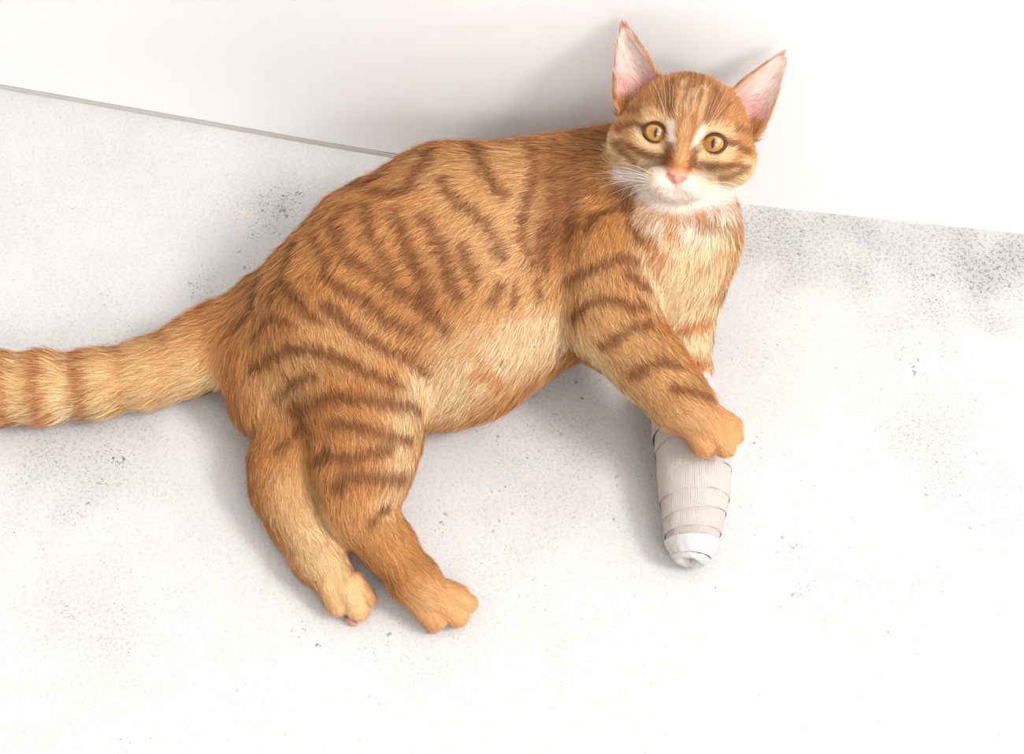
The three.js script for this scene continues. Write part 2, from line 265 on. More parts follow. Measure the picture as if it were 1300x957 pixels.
// surface nets over a box, only where the field is near zero
function surfaceNets(f, lo, hi, h, blockLists) {
  const B = 8, n = [0, 1, 2].map((i) => Math.ceil((hi[i] - lo[i]) / h / B) * B), N = n.map((v) => v + 1), sx = 1, sy = N[0], sz = N[0] * N[1];
  const val = new Float32Array(sz * N[2]).fill(NaN), vert = new Int32Array(sz * N[2]).fill(-1), blocks = [];
  for (let bz = 0; bz < n[2]; bz += B) for (let by = 0; by < n[1]; by += B) for (let bx = 0; bx < n[0]; bx += B) {
    const cx = lo[0] + (bx + B / 2) * h, cy = lo[1] + (by + B / 2) * h, cz = lo[2] + (bz + B / 2) * h, R = B * h * 0.87;
    const lists = blockLists ? blockLists(cx, cy, cz, R) : undefined;
    if (Math.abs(f(cx, cy, cz, lists)) > R * 1.7 + 0.004) continue;
    blocks.push([bx, by, bz]);
    for (let k = 0; k <= B; k++) for (let j = 0; j <= B; j++) for (let i = 0; i <= B; i++) { const o = (bx + i) + (by + j) * sy + (bz + k) * sz; if (Number.isNaN(val[o])) val[o] = f(lo[0] + (bx + i) * h, lo[1] + (by + j) * h, lo[2] + (bz + k) * h, lists); }
  }
  const pos = [], idx = [], O = [0, sx, sy, sx + sy, sz, sz + sx, sz + sy, sz + sx + sy], C = [[0, 0, 0], [1, 0, 0], [0, 1, 0], [1, 1, 0], [0, 0, 1], [1, 0, 1], [0, 1, 1], [1, 1, 1]];
  const E = [[0, 1], [2, 3], [4, 5], [6, 7], [0, 2], [1, 3], [4, 6], [5, 7], [0, 4], [1, 5], [2, 6], [3, 7]];
  for (const [bx, by, bz] of blocks) for (let k = 0; k < B; k++) for (let j = 0; j < B; j++) for (let i = 0; i < B; i++) {
    const x = bx + i, y = by + j, z = bz + k, o = x + y * sy + z * sz; let m = 0;
    for (let c = 0; c < 8; c++) if (val[o + O[c]] < 0) m |= 1 << c;
    if (m === 0 || m === 255) continue;
    let px = 0, py = 0, pz = 0, cnt = 0;
    for (const [a, b] of E) { const va = val[o + O[a]], vb = val[o + O[b]]; if ((va < 0) === (vb < 0)) continue; const t = va / (va - vb); px += C[a][0] + (C[b][0] - C[a][0]) * t; py += C[a][1] + (C[b][1] - C[a][1]) * t; pz += C[a][2] + (C[b][2] - C[a][2]) * t; cnt++; }
    vert[o] = pos.length / 3; pos.push(lo[0] + (x + px / cnt) * h, lo[1] + (y + py / cnt) * h, lo[2] + (z + pz / cnt) * h);
  }
  const quad = (a, b, c, d, flip) => { if (a < 0 || b < 0 || c < 0 || d < 0) return; if (flip) idx.push(a, c, b, a, d, c); else idx.push(a, b, c, a, c, d); };
  for (const [bx, by, bz] of blocks) for (let k = 0; k < B; k++) for (let j = 0; j < B; j++) for (let i = 0; i < B; i++) {
    const x = bx + i, y = by + j, z = bz + k, o = x + y * sy + z * sz, v0 = val[o] < 0;
    if (y && z && v0 !== (val[o + sx] < 0)) quad(vert[o - sy - sz], vert[o - sz], vert[o], vert[o - sy], !v0);
    if (x && z && v0 !== (val[o + sy] < 0)) quad(vert[o - sx - sz], vert[o - sx], vert[o], vert[o - sz], !v0);
    if (x && y && v0 !== (val[o + sz] < 0)) quad(vert[o - sx - sy], vert[o - sy], vert[o], vert[o - sx], !v0);
  }
  return { pos, idx };
}
const lists = (x, y, z, R) => byGroup.map((L) => L.filter((p) => primDist(p, x, y, z) < R * 1.1 + 0.035));
const body = surfaceNets(sdf, [-0.47, -0.002, -0.24], [0.19, 0.25, 0.24], 0.0014, lists);
const NV = body.pos.length / 3, POS = new Float32Array(body.pos), NOR = new Float32Array(NV * 3);
for (let i = 0; i < NV; i++) {
  let x = POS[i * 3], y = POS[i * 3 + 1], z = POS[i * 3 + 2];
  const g = grad(x, y, z), d = clamp(sdf(x, y, z), -0.0006, 0.0006);
  POS[i * 3] = x - g.x * d; POS[i * 3 + 1] = y - g.y * d; POS[i * 3 + 2] = z - g.z * d;
  NOR[i * 3] = g.x; NOR[i * 3 + 1] = g.y; NOR[i * 3 + 2] = g.z;
}
{ let q = [1e9, -1e9, 1e9]; for (let i = 0; i < NV; i++) { let best = null; const y = POS[i * 3 + 1], z = POS[i * 3 + 2], x = POS[i * 3]; const fz = foot.reduce((a, f) => Math.abs(f.x - x) < Math.abs(a.x - x) ? f : a, foot[0]).z; const gap = z - (fz - y * LEAN); if (gap < q[0]) q = [gap, x, y]; } console.log('verts', NV, 'tris', body.idx.length / 3, 'min gap to wall', q); }

// a point of the coat under a pixel: walk along the sight line until the skin
function skin(px, py) {
  const d = FWD.clone().addScaledVector(RIGHT, (px - 650) * PX / DIST).addScaledVector(UPV, (478.5 - py) * PX / DIST).normalize();
  let t = 0.9, best = 1, bt = t;
  for (let i = 0; i < 160; i++) { const q = EYE.clone().addScaledVector(d, t), s = sdf(q.x, q.y, q.z); if (s < best) { best = s; bt = t; } if (s < 0.0004 || t > 1.6) break; t += Math.max(0.0008, s * 0.7); }
  return EYE.clone().addScaledVector(d, bt);
}
// ------------------------------------------------------------------ coat colours
const ORANGE = lin([202, 138, 75]), DARK = lin([134, 76, 28]), PALE = lin([240, 205, 156]), CREAM = lin([248, 234, 218]), RUST = lin([204, 124, 60]), SOFT = lin([226, 178, 122]), PINK = lin([246, 220, 210]), GREY = lin([188, 134, 82]);
const marks = [];
const mark = (col, amt, w, pts, soft = 0.55) => { const q = pts.map(([a, b]) => skin(a, b)); marks.push({ col, amt, w: w * 0.00054, soft, q }); };
// pale fields first
mark(PALE, .85, 46, [[560, 505], [600, 470], [640, 455], [680, 440]], .3);
mark(lin([240, 206, 164]), .6, 30, [[650, 440], [690, 425], [700, 440]], .3);
mark(lin([250, 218, 170]), .95, 46, [[862, 330], [850, 370], [862, 400], [870, 440]], .3);
mark(lin([248, 214, 164]), .9, 42, [[905, 300], [900, 360], [885, 430]], .3);
mark(lin([250, 238, 222]), 1, 34, [[845, 262], [880, 268], [920, 258]], .3);
mark(SOFT, .85, 34, [[375, 640], [400, 690], [425, 735], [445, 770]], .4);
mark(PALE, .6, 24, [[400, 680], [425, 725], [450, 765]], .3);
mark(PALE, .7, 26, [[510, 590], [515, 540], [525, 500]], .3);
mark(PALE, .6, 20, [[500, 630], [492, 645]], .3);
mark(SOFT, .65, 32, [[545, 772], [592, 772]], .3);
mark(PALE, .9, 22, [[740, 440], [790, 495], [835, 540], [860, 560]], .3);
mark(SOFT, .5, 40, [[745, 370], [760, 410], [800, 455], [850, 510]], .3);
mark(SOFT, .65, 34, [[892, 552], [928, 556]], .3);
mark(lin([236, 196, 140]), .75, 62, [[200, 490], [100, 500], [-40, 500]], .2);
mark(PALE, .7, 24, [[260, 490], [170, 518], [80, 525], [-40, 525]], .3);
mark(SOFT, .6, 38, [[640, 205], [650, 260], [640, 330]], .3);
mark(SOFT, .5, 50, [[560, 220], [600, 300], [640, 370]], .2);
mark(SOFT, .5, 34, [[470, 455], [420, 430], [380, 470], [350, 500]], .3);
// stripes
const S = (w, ...pts) => mark(DARK, .9, w, pts);
S(7, [519, 562], [500, 557], [478, 551], [446, 542], [425, 542]);
S(8, [490, 573], [482, 576], [446, 585], [417, 581], [404, 587]);
S(9, [509, 610], [467, 608], [438, 608], [432, 622]);
S(6, [494, 650], [480, 656], [471, 668]);
S(8, [529, 523], [489, 513], [447, 507], [416, 509], [374, 525]);
S(7, [506, 494], [468, 477], [430, 459], [397, 446], [364, 446], [343, 459], [322, 473]);
S(8, [539, 477], [516, 459], [489, 448], [464, 431], [439, 411], [416, 392]);
S(7, [531, 429], [489, 408], [462, 383], [439, 371]);
S(7, [545, 405], [516, 377], [478, 358]);
S(6, [405, 411], [380, 385], [357, 360]); S(5.5, [370, 413], [343, 406], [326, 434]);
S(5, [400, 480], [372, 490], [350, 510]); S(6, [385, 540], [372, 560], [352, 575]);
S(7, [464, 262], [468, 300], [482, 325], [500, 352]);
S(7, [499, 274], [516, 312], [531, 348]);
S(7, [439, 268], [422, 287], [439, 327], [453, 337], [470, 350]);
S(6, [397, 304], [414, 333], [410, 354], [430, 366]); S(6, [370, 316], [359, 350], [345, 385]); S(6, [330, 352], [320, 395], [300, 420]);
S(8, [440, 235], [458, 239], [489, 220]); S(7, [524, 240], [500, 250], [470, 245]);
S(8, [545, 195], [540, 208], [523, 228]); S(7, [560, 235], [569, 247], [581, 262]);
S(9, [594, 186], [613, 218], [625, 241], [638, 251]);
S(8, [535, 279], [552, 300], [565, 337], [571, 362], [580, 380]); S(7, [594, 266], [615, 287], [630, 314], [636, 330]); S(7, [584, 312], [592, 340], [600, 360]);
S(7, [508, 300], [517, 329], [529, 352], [545, 380]); S(6, [527, 377], [552, 404], [566, 422]);
S(6, [673, 185], [676, 222], [665, 260], [659, 287], [665, 316], [673, 340]);
S(5, [688, 287], [686, 314], [690, 350]);
mark(DARK, .85, 11, [[738, 168], [728, 210], [724, 250], [720, 300]]); mark(DARK, .7, 6, [[706, 180], [702, 230], [700, 280], [695, 320]]); mark(DARK, .75, 10, [[755, 175], [750, 215], [748, 240]]); mark(DARK, .8, 9, [[762, 200], [775, 235], [800, 262]]);
mark(DARK, .6, 26, [[712, 200], [706, 260], [705, 320]]);
S(5, [634, 365], [620, 388]); S(4.5, [652, 362], [650, 394]); S(4.5, [678, 358], [682, 385]);
mark(RUST, .6, 9, [[600, 480], [615, 476], [632, 488]]); mark(DARK, .8, 3, [[634, 457], [636, 462]]); mark(RUST, .4, 9, [[598, 450], [606, 462]]);
mark(lin([176, 108, 52]), .85, 5, [[838, 269], [859, 281], [880, 288], [909, 293], [934, 293]]); mark(RUST, .7, 4.5, [[905, 277], [932, 267]]);
S(7, [800, 268], [779, 269], [756, 277], [746, 294]); S(7, [800, 290], [808, 303], [822, 311]); mark(RUST, .8, 6, [[824, 312], [842, 330]]); mark(RUST, .7, 5, [[845, 290], [858, 310]]);
mark(RUST, .6, 5, [[905, 325], [929, 324]]); mark(RUST, .7, 6, [[917, 352], [903, 380]]); mark(RUST, .6, 5, [[828, 334], [837, 350]]); mark(RUST, .5, 5, [[880, 345], [900, 340]]);
S(7, [717, 363], [738, 352], [763, 341], [790, 331], [808, 336]); S(7, [796, 350], [821, 368]);
S(6.5, [731, 409], [740, 395], [758, 386], [784, 385], [800, 395], [818, 391]);
S(7.5, [767, 441], [788, 430], [804, 419], [827, 414]);
S(7, [807, 476], [825, 468], [842, 460], [860, 468]); S(6, [858, 495], [880, 500], [902, 508]);
mark(RUST, .85, 8.5, [[844, 418], [867, 420], [894, 413]]); mark(RUST, .9, 12, [[878, 462], [889, 468]]);
// tail rings run right round the tail
const rings = [[-150, .8, 9], [-100, .8, 9], [-50, .8, 9], [3, .85, 10], [52, .85, 9.5], [104, .85, 10], [152, .45, 9], [205, .3, 10]];
const tailAxis = [[285, 434], [245, 453], [195, 472], [130, 486], [60, 492], [0, 493], [-60, 491], [-140, 484], [-210, 474]].map(([a, b]) => J(a, b, 44));
const ringAt = rings.map(([px, amt, w]) => ({ x: P(px, 492, .02).x, amt, w: w * 0.00048 }));
const mix3 = (a, b, t) => { a[0] += (b[0] - a[0]) * t; a[1] += (b[1] - a[1]) * t; a[2] += (b[2] - a[2]) * t; };
for (const m of marks) { m.box = new THREE.Box3().setFromPoints(m.q).expandByScalar(m.w * 1.6); }
function segDist(p, q) { let best = 1; for (let i = 0; i < Math.max(1, q.length - 1); i++) { const a = q[i], b = q[Math.min(i + 1, q.length - 1)], dx = b.x - a.x, dy = b.y - a.y, dz = b.z - a.z, l = dx * dx + dy * dy + dz * dz + 1e-12; const t = clamp(((p.x - a.x) * dx + (p.y - a.y) * dy + (p.z - a.z) * dz) / l, 0, 1); const d = Math.hypot(p.x - a.x - dx * t, p.y - a.y - dy * t, p.z - a.z - dz * t); if (d < best) best = d; } return best; }
// face marks, in head pixels: [colour, amount, width, softness, points]
const faceMarks = [];
const fm = (col, amt, w, ...pts) => faceMarks.push({ col, amt, w, pts });
const both = (col, amt, w, ...pts) => { fm(col, amt, w, ...pts); fm(col, amt, w, ...pts.map(([x, y]) => [-x, y])); };
both(PALE, .75, 13, [54, -4], [46, -18], [30, -18]); both(PALE, .6, 9, [22, 15], [38, 20], [52, 14]);
both(CREAM, .95, 24, [20, -66], [40, -58]); fm(CREAM, 1, 20, [-16, -80], [16, -80]); both(PALE, .8, 17, [45, -54], [72, -44], [84, -28]); both(CREAM, .8, 14, [40, -72], [66, -60]);
both(CREAM, .9, 4.5, [20, 16], [17.5, 4], [15, -11]);
both(DARK, .8, 5, [16, -10], [17, -24], [14, -34]); both(DARK, .5, 4, [24, -27], [38, -29], [52, -25]);  // dark beside the nose: part coat marking, part painted shadow
both(DARK, .8, 4.5, [54, 8], [66, 4], [82, -4]); both(DARK, .7, 4.5, [40, -31], [58, -24], [76, -20]); both(DARK, .7, 4.5, [56, -42], [70, -33], [84, -22]); both(DARK, .6, 4, [62, 22], [76, 20], [88, 14]);
both(DARK, .75, 4, [28, 66], [25, 46], [21, 32]); both(DARK, .6, 3.5, [33, 60], [32, 44], [24, 26]); both(DARK, .7, 3.2, [8, 80], [8, 62], [10, 44]); both(DARK, .6, 3, [18, 74], [17, 58]); both(DARK, .55, 3, [44, 52], [40, 36], [34, 28]); fm(DARK, .6, 3, [0, 84], [-1, 60], [0, 40]); both(PALE, .5, 3.5, [14, 66], [14, 40], [14, 26]); both(PALE, .4, 3.5, [4, 60], [4, 36]);
fm(SOFT, .6, 7, [0, 22], [0, -24]); both(lin([206, 130, 70]), .5, 6, [6, -30], [9, -40]);
function headFace(hx, hy) { const c = lin([200, 138, 80]); for (const m of faceMarks) { const w = m.w; let best = 1e9; for (let i = 0; i + 1 < m.pts.length; i++) { const [ax, ay] = m.pts[i], [bx, by] = m.pts[i + 1], dx = bx - ax, dy = by - ay, t = clamp(((hx - ax) * dx + (hy - ay) * dy) / (dx * dx + dy * dy), 0, 1); best = Math.min(best, Math.hypot(hx - ax - dx * t, hy - ay - dy * t)); } mix3(c, m.col, Math.min(1, m.amt * 1.08) * (1 - sstep(w * .5, w * 1.35, best + 1.3 * n2(hx * .12, hy * .12 + m.w)))); } return c; }

// bandage frame, used to keep fur out of it too
const bandAxis = [[880, 476, 23, .026], [877, 504, 35, .024], [878, 530, 47, .0235], [880, 565, 48, .0235], [881, 600, 46, .0225], [881, 640, 42, .021], [879, 672, 36, .0185], [878, 696, 29, .0165], [877, 708, 25, .0155]].map(([x, y, r, h]) => J(x, y, r, h));
function bandDist(x, y, z) { let best = 1; for (let i = 0; i + 1 < bandAxis.length; i++) { const a = bandAxis[i], b = bandAxis[i + 1], dx = b.x - a.x, dy = b.y - a.y, dz = b.z - a.z; const t = clamp(((x - a.x) * dx + (y - a.y) * dy + (z - a.z) * dz) / (dx * dx + dy * dy + dz * dz), 0, 1); best = Math.min(best, Math.hypot(x - a.x - dx * t, y - a.y - dy * t, z - a.z - dz * t) - lerp(a.r, b.r, t)); } return best; }

// per-vertex coat: colour, growth direction, length, density
const COL = new Float32Array(NV * 3), DIR = new Float32Array(NV * 3), LEN = new Float32Array(NV), DEN = new Float32Array(NV), LIE = new Float32Array(NV);
const DOWN = V(0, -1, 0);
for (let i = 0; i < NV; i++) {
  const p = V(POS[i * 3], POS[i * 3 + 1], POS[i * 3 + 2]), n = V(NOR[i * 3], NOR[i * 3 + 1], NOR[i * 3 + 2]);
  const [hx, hy, hz] = toHead(p);
  const hd = Math.hypot(p.x - HEAD.x, p.y - HEAD.y, p.z - HEAD.z) < HEADR ? head(hx, hy, hz) * HS : 1;
  let dmin = hd, wh = 0; const ds = [];
  for (const q of prims) { const d = primDist(q, p.x, p.y, p.z); ds.push(d); if (d < dmin) dmin = d; }
  const dir = V(0, 0, 0); let len = 0, ws = 0;
  for (let k = 0; k < prims.length; k++) { const e = ds[k] - dmin; if (e > 0.03) continue; const w = Math.exp(-e / 0.006); dir.addScaledVector(prims[k].dir, w); len += w * prims[k].fur.len; ws += w; }
  wh = hd < 1 ? Math.exp(-(hd - dmin) / 0.003) : 0;
  len /= Math.max(ws, 1e-6); dir.normalize();
  const torso = Math.min(...byGroup[0].map((q) => primDist(q, p.x, p.y, p.z))) - dmin;
  if (torso < 0.006) { // flank: the coat turns to the belly
    const vent = sstep(-0.02, 0.06, p.z + 0.05 - 0.4 * (p.x + .05) * (p.x < -.05 ? -1 : .2));
    dir.addScaledVector(V(0, -0.55, 0.75), (0.3 + 0.75 * vent) * (1 - torso / 0.006));
    if (p.x > 0.07) dir.addScaledVector(V(0.1, -.2, 0.8), 0.6);
    len *= 1 + 0.35 * sstep(0.02, 0.07, p.z) * (p.x < 0.04 ? 1 : 0.4);
  }
  let den = 1, lie = 0.42;
  if (dmin > hd - 1e-9 || wh > 0.35) lie = 0.36;
  let col = ORANGE.slice();
  mix3(col, GREY, 0.35 * sstep(0, .8, n3(p.x * 40, p.y * 40, p.z * 40 + 7))); mix3(col, RUST, 0.22 * sstep(.1, .8, n3(p.x * 55 + 9, p.y * 55, p.z * 55)));
  dir.addScaledVector(n, -dir.dot(n)).normalize();
  const tip = p.clone().addScaledVector(dir, len * 0.6);
  for (const m of marks) {
    if (!m.box.containsPoint(tip)) continue;
    const d = segDist(tip, m.q) + m.w * (0.22 * n3(p.x * 130, p.y * 130, p.z * 130) + 0.16 * n3(p.x * 420, p.y * 420, p.z * 420));
    mix3(col, m.col, m.amt * (1 - sstep(m.w * (m.soft - .2), m.w * 1.55, d)));
  }
  const gTail = Math.min(...byGroup[1].slice(1).map((q) => primDist(q, p.x, p.y, p.z))) - dmin;
  if (gTail < 0.003) for (const r of ringAt) { const d = Math.abs(tip.x - r.x + (p.z - tailAxis[4].z) * -0.12) + r.w * .3 * n3(p.x * 110, p.y * 110, p.z * 110); mix3(col, lin([184, 112, 54]), r.amt * (1 - sstep(r.w * .5, r.w * 1.4, d))); }
  if (wh > 0.02) {
        const [t, v, w] = earUVW(hx, hy, hz), W = earHalf(t), onEar = t > -0.12 && Math.abs(v) < W + 4 && ear(hx, hy, hz) < 2.5;
    const out = V(hx * 0.9, (hy + 44) * 1, -38 - 0.3 * Math.abs(hx)); // away from the nose
    let hdir = HX.clone().multiplyScalar(out.x).addScaledVector(HY, out.y).addScaledVector(HZ, out.z).normalize();
    hdir.addScaledVector(n, -hdir.dot(n)).normalize();
    const f = headFace(hx + hdir.dot(HX) * 5, hy + hdir.dot(HY) * 5);
    let hl = clamp(0.0030 + 0.00004 * Math.hypot(hx, hy + 44), 0.003, 0.0075), hden = 1.5;
    if (onEar) {
      const inner = (() => { const e = HX.clone().multiplyScalar(Math.sign(hx) * EAR.w[0]).addScaledVector(HY, EAR.w[1]).addScaledVector(HZ, EAR.w[2]); return n.dot(e); })();
      hdir = HX.clone().multiplyScalar(Math.sign(hx) * EAR.u[0]).addScaledVector(HY, EAR.u[1]).addScaledVector(HZ, EAR.u[2]);
      const inside = sstep(0.1, 0.5, inner) * sstep(-0.12, 0.02, t) * (1 - sstep(.80, .95, Math.abs(v) / W)) * (1 - sstep(.84, .93, t));
      mix3(f, PINK, inside * .95); mix3(f, lin([214, 150, 140]), inside * .8 * (1 - sstep(0.06, 0.30, t))); mix3(f, RUST, (1 - inside) * sstep(.7, .95, t));
      hl = lerp(0.0042, 0.0075, inside * sstep(.05, .2, t) * (1 - sstep(.6, .9, t))); hden = lerp(1.6, 0.55, inside); if (inside > .5) hdir.addScaledVector(HX, Math.sign(hx) * 0.55).normalize();
    }
    const nose = Math.hypot(hx / 13, (hy + 48) / 9) < 1 && hz > 58; if (nose) { hden = 0; mix3(f, lin([226, 140, 118]), 1); }
    if (hden) for (const ex of EYES) { const e = Math.hypot(hx - ex, hy, (hz - 40) * .5); if (e < 19) { hden *= sstep(14.5, 18, e); hl *= 0.6; mix3(f, lin([156, 102, 70]), 1 - sstep(13.5, 17, e)); } }
    if (Math.abs(hx) < 22 && Math.abs(hy + 66) < 2.6 && hz > 40) { mix3(f, lin([222, 170, 150]), .35); hden *= .55; }
    const k = clamp(wh, 0, 1) ; const k2 = sstep(.12, .7, k);
    mix3(col, f, k2); dir.lerp(hdir, k2).normalize(); len = lerp(len, hl, k2); den = lerp(den, hden, k2);
  }
  // paler undersides of the toes, pads' surroundings
  dir.addScaledVector(n, -dir.dot(n)); if (dir.lengthSq() < 1e-6) dir.set(n.y, -n.x, 0); dir.normalize();
  if (n.y < -0.25 && p.y < 0.05) den *= 0.35; if (p.y < 0.002) den = 0;
  if (bandDist(p.x, p.y, p.z) < 0.0012) den = 0;
  COL.set(col, i * 3); DIR.set([dir.x, dir.y, dir.z], i * 3); LEN[i] = len; DEN[i] = den; LIE[i] = lie;
}

// ------------------------------------------------------------------ assemble the cat
const ORIGIN = P(560, 380, 0);
const cat = new THREE.Group(); cat.name = 'cat'; cat.position.copy(ORIGIN); scene.add(cat);
Object.assign(cat.userData, { label: 'orange tabby cat lying on its side with one bandaged front leg, looking up', category: 'cat' });
const part = (name, geo, mat, parent = cat) => { geo.translate(-ORIGIN.x, -ORIGIN.y, -ORIGIN.z); return mesh(name, geo, mat, parent); };
{
  const g = new THREE.BufferGeometry();
  g.setAttribute('position', new THREE.BufferAttribute(POS.slice(), 3)); g.setAttribute('normal', new THREE.BufferAttribute(NOR, 3)); g.setAttribute('color', new THREE.BufferAttribute(COL, 3)); g.setIndex(body.idx);
  part('body', g, new THREE.MeshStandardMaterial({ vertexColors: true, roughness: 0.85 }));
}
// fur: single hairs, each a thin bent blade
{
  const HAIRS = 440000, SEG = 3, VPH = SEG * 2 + 1;
  const T = body.idx.length / 3, cdf = new Float64Array(T); let total = 0;
  const A = V(), B = V(), C = V();
  for (let t = 0; t < T; t++) {
    const a = body.idx[t * 3], b = body.idx[t * 3 + 1], c = body.idx[t * 3 + 2];
    A.fromArray(POS, a * 3); B.fromArray(POS, b * 3); C.fromArray(POS, c * 3);
    const area = B.sub(A).cross(C.sub(A)).length(); total += area * (DEN[a] + DEN[b] + DEN[c]) / 3; cdf[t] = total;
  }
  const pos = new Float32Array(HAIRS * VPH * 3), nor = new Float32Array(HAIRS * VPH * 3), col = new Float32Array(HAIRS * VPH * 3), idx = new Uint32Array(HAIRS * (SEG * 2 - 1) * 3);
  let vi = 0, ii = 0;
  const n = V(), d = V(), w = V(), q = V(), side = V(), nn = V();
  for (let hI = 0; hI < HAIRS; hI++) {
    const target = (hI + rnd()) / HAIRS * total; let lo = 0, hi = T - 1; while (lo < hi) { const m = (lo + hi) >> 1; if (cdf[m] < target) lo = m + 1; else hi = m; }
    const a = body.idx[lo * 3], b = body.idx[lo * 3 + 1], c = body.idx[lo * 3 + 2];
    let u = rnd(), v = rnd(); if (u + v > 1) { u = 1 - u; v = 1 - v; } const s = 1 - u - v;
    const px = POS[a * 3] * s + POS[b * 3] * u + POS[c * 3] * v, py = POS[a * 3 + 1] * s + POS[b * 3 + 1] * u + POS[c * 3 + 1] * v, pz = POS[a * 3 + 2] * s + POS[b * 3 + 2] * u + POS[c * 3 + 2] * v;
    n.set(NOR[a * 3] * s + NOR[b * 3] * u + NOR[c * 3] * v, NOR[a * 3 + 1] * s + NOR[b * 3 + 1] * u + NOR[c * 3 + 1] * v, NOR[a * 3 + 2] * s + NOR[b * 3 + 2] * u + NOR[c * 3 + 2] * v).normalize();
    d.set(DIR[a * 3] * s + DIR[b * 3] * u + DIR[c * 3] * v, DIR[a * 3 + 1] * s + DIR[b * 3 + 1] * u + DIR[c * 3 + 1] * v, DIR[a * 3 + 2] * s + DIR[b * 3 + 2] * u + DIR[c * 3 + 2] * v);
    const L0 = LEN[a] * s + LEN[b] * u + LEN[c] * v;
    d.addScaledVector(n, -d.dot(n)).normalize(); w.crossVectors(n, d);
    const tuft = n3(px * 150, py * 150, pz * 150), tuft2 = n3(px * 150 + 40, py * 150, pz * 150), wide = n3(px * 38, py * 38, pz * 38 + 20);
    const turn = 0.38 * tuft + 0.22 * wide + gauss() * 0.17;
    d.multiplyScalar(Math.cos(turn)).addScaledVector(w, Math.sin(turn)); w.crossVectors(n, d);
    const L = L0 * (0.72 + 0.5 * rnd()) * (rnd() < 0.06 ? 1.25 : 1), lift = clamp(0.36 + 0.16 * tuft2 + gauss() * 0.12 + (rnd() < 0.07 ? 0.3 : 0), 0.1, 0.85), bend = 0.4 + 0.25 * rnd(), curl = gauss() * 0.10;
    const wid = clamp(L0 * 0.034, 0.00016, 0.00036) * (0.8 + 0.4 * rnd()), roll = gauss() * 0.5;
    let cr = COL[a * 3] * s + COL[b * 3] * u + COL[c * 3] * v, cg = COL[a * 3 + 1] * s + COL[b * 3 + 1] * u + COL[c * 3 + 1] * v, cb = COL[a * 3 + 2] * s + COL[b * 3 + 2] * u + COL[c * 3 + 2] * v;
    const tone = 1 + gauss() * 0.24 * (1 - 0.7 * clamp(cg, 0, 1)), kind = rnd();
    cr *= tone; cg *= tone; cb *= tone;
    if (kind < 0.15 - 0.13 * cg) { cr *= .72; cg *= .60; cb *= .46; } else if (kind > 0.80) { cr = Math.min(.93, cr * 1.28 + .05); cg = Math.min(.88, cg * 1.42 + .04); cb = Math.min(.8, cb * 1.5 + .03); }
    const v0 = vi;
    side.copy(w).multiplyScalar(Math.cos(roll)).addScaledVector(n, Math.sin(roll)); nn.copy(n).multiplyScalar(Math.cos(roll)).addScaledVector(w, -Math.sin(roll));
    for (let k = 0; k <= SEG; k++) {
      const t = k / SEG, up = L * lift * t * (1 - bend * t), along = L * t * Math.sqrt(1 - lift * lift), sway = curl * L * t * t;
      q.set(px, py, pz).addScaledVector(n, up).addScaledVector(d, along).addScaledVector(w, sway);
      if (q.y < 0.0004) q.y = 0.0004 + 0.0003 * rnd();
      const hw = wid * (1 - 0.75 * t) * 0.5;
      const put = (f) => { const o = vi * 3; pos[o] = q.x + side.x * f - ORIGIN.x; pos[o + 1] = q.y + side.y * f - ORIGIN.y; pos[o + 2] = q.z + side.z * f - ORIGIN.z; const tl = (lift * (1 - 2 * bend * t)); nor[o] = nn.x - d.x * tl * .6; nor[o + 1] = nn.y - d.y * tl * .6; nor[o + 2] = nn.z - d.z * tl * .6; col[o] = cr; col[o + 1] = cg; col[o + 2] = cb; vi++; };
      if (k === SEG) put(0); else { put(-hw); put(hw); }
    }
    for (let k = 0; k < SEG; k++) { const o = v0 + k * 2; if (k < SEG - 1) { idx[ii++] = o; idx[ii++] = o + 3; idx[ii++] = o + 1; idx[ii++] = o; idx[ii++] = o + 2; idx[ii++] = o + 3; } else { idx[ii++] = o; idx[ii++] = o + 2; idx[ii++] = o + 1; } }
  }
  const g = new THREE.BufferGeometry(); g.setAttribute('position', new THREE.BufferAttribute(pos, 3)); g.setAttribute('normal', new THREE.BufferAttribute(nor, 3)); g.setAttribute('color', new THREE.BufferAttribute(col, 3)); g.setIndex(new THREE.BufferAttribute(idx, 1));
  const fur = mesh('fur', g, new THREE.MeshStandardMaterial({ vertexColors: true, roughness: 0.62, side: THREE.DoubleSide }), cat);
  fur.userData.kind = 'stuff';
}
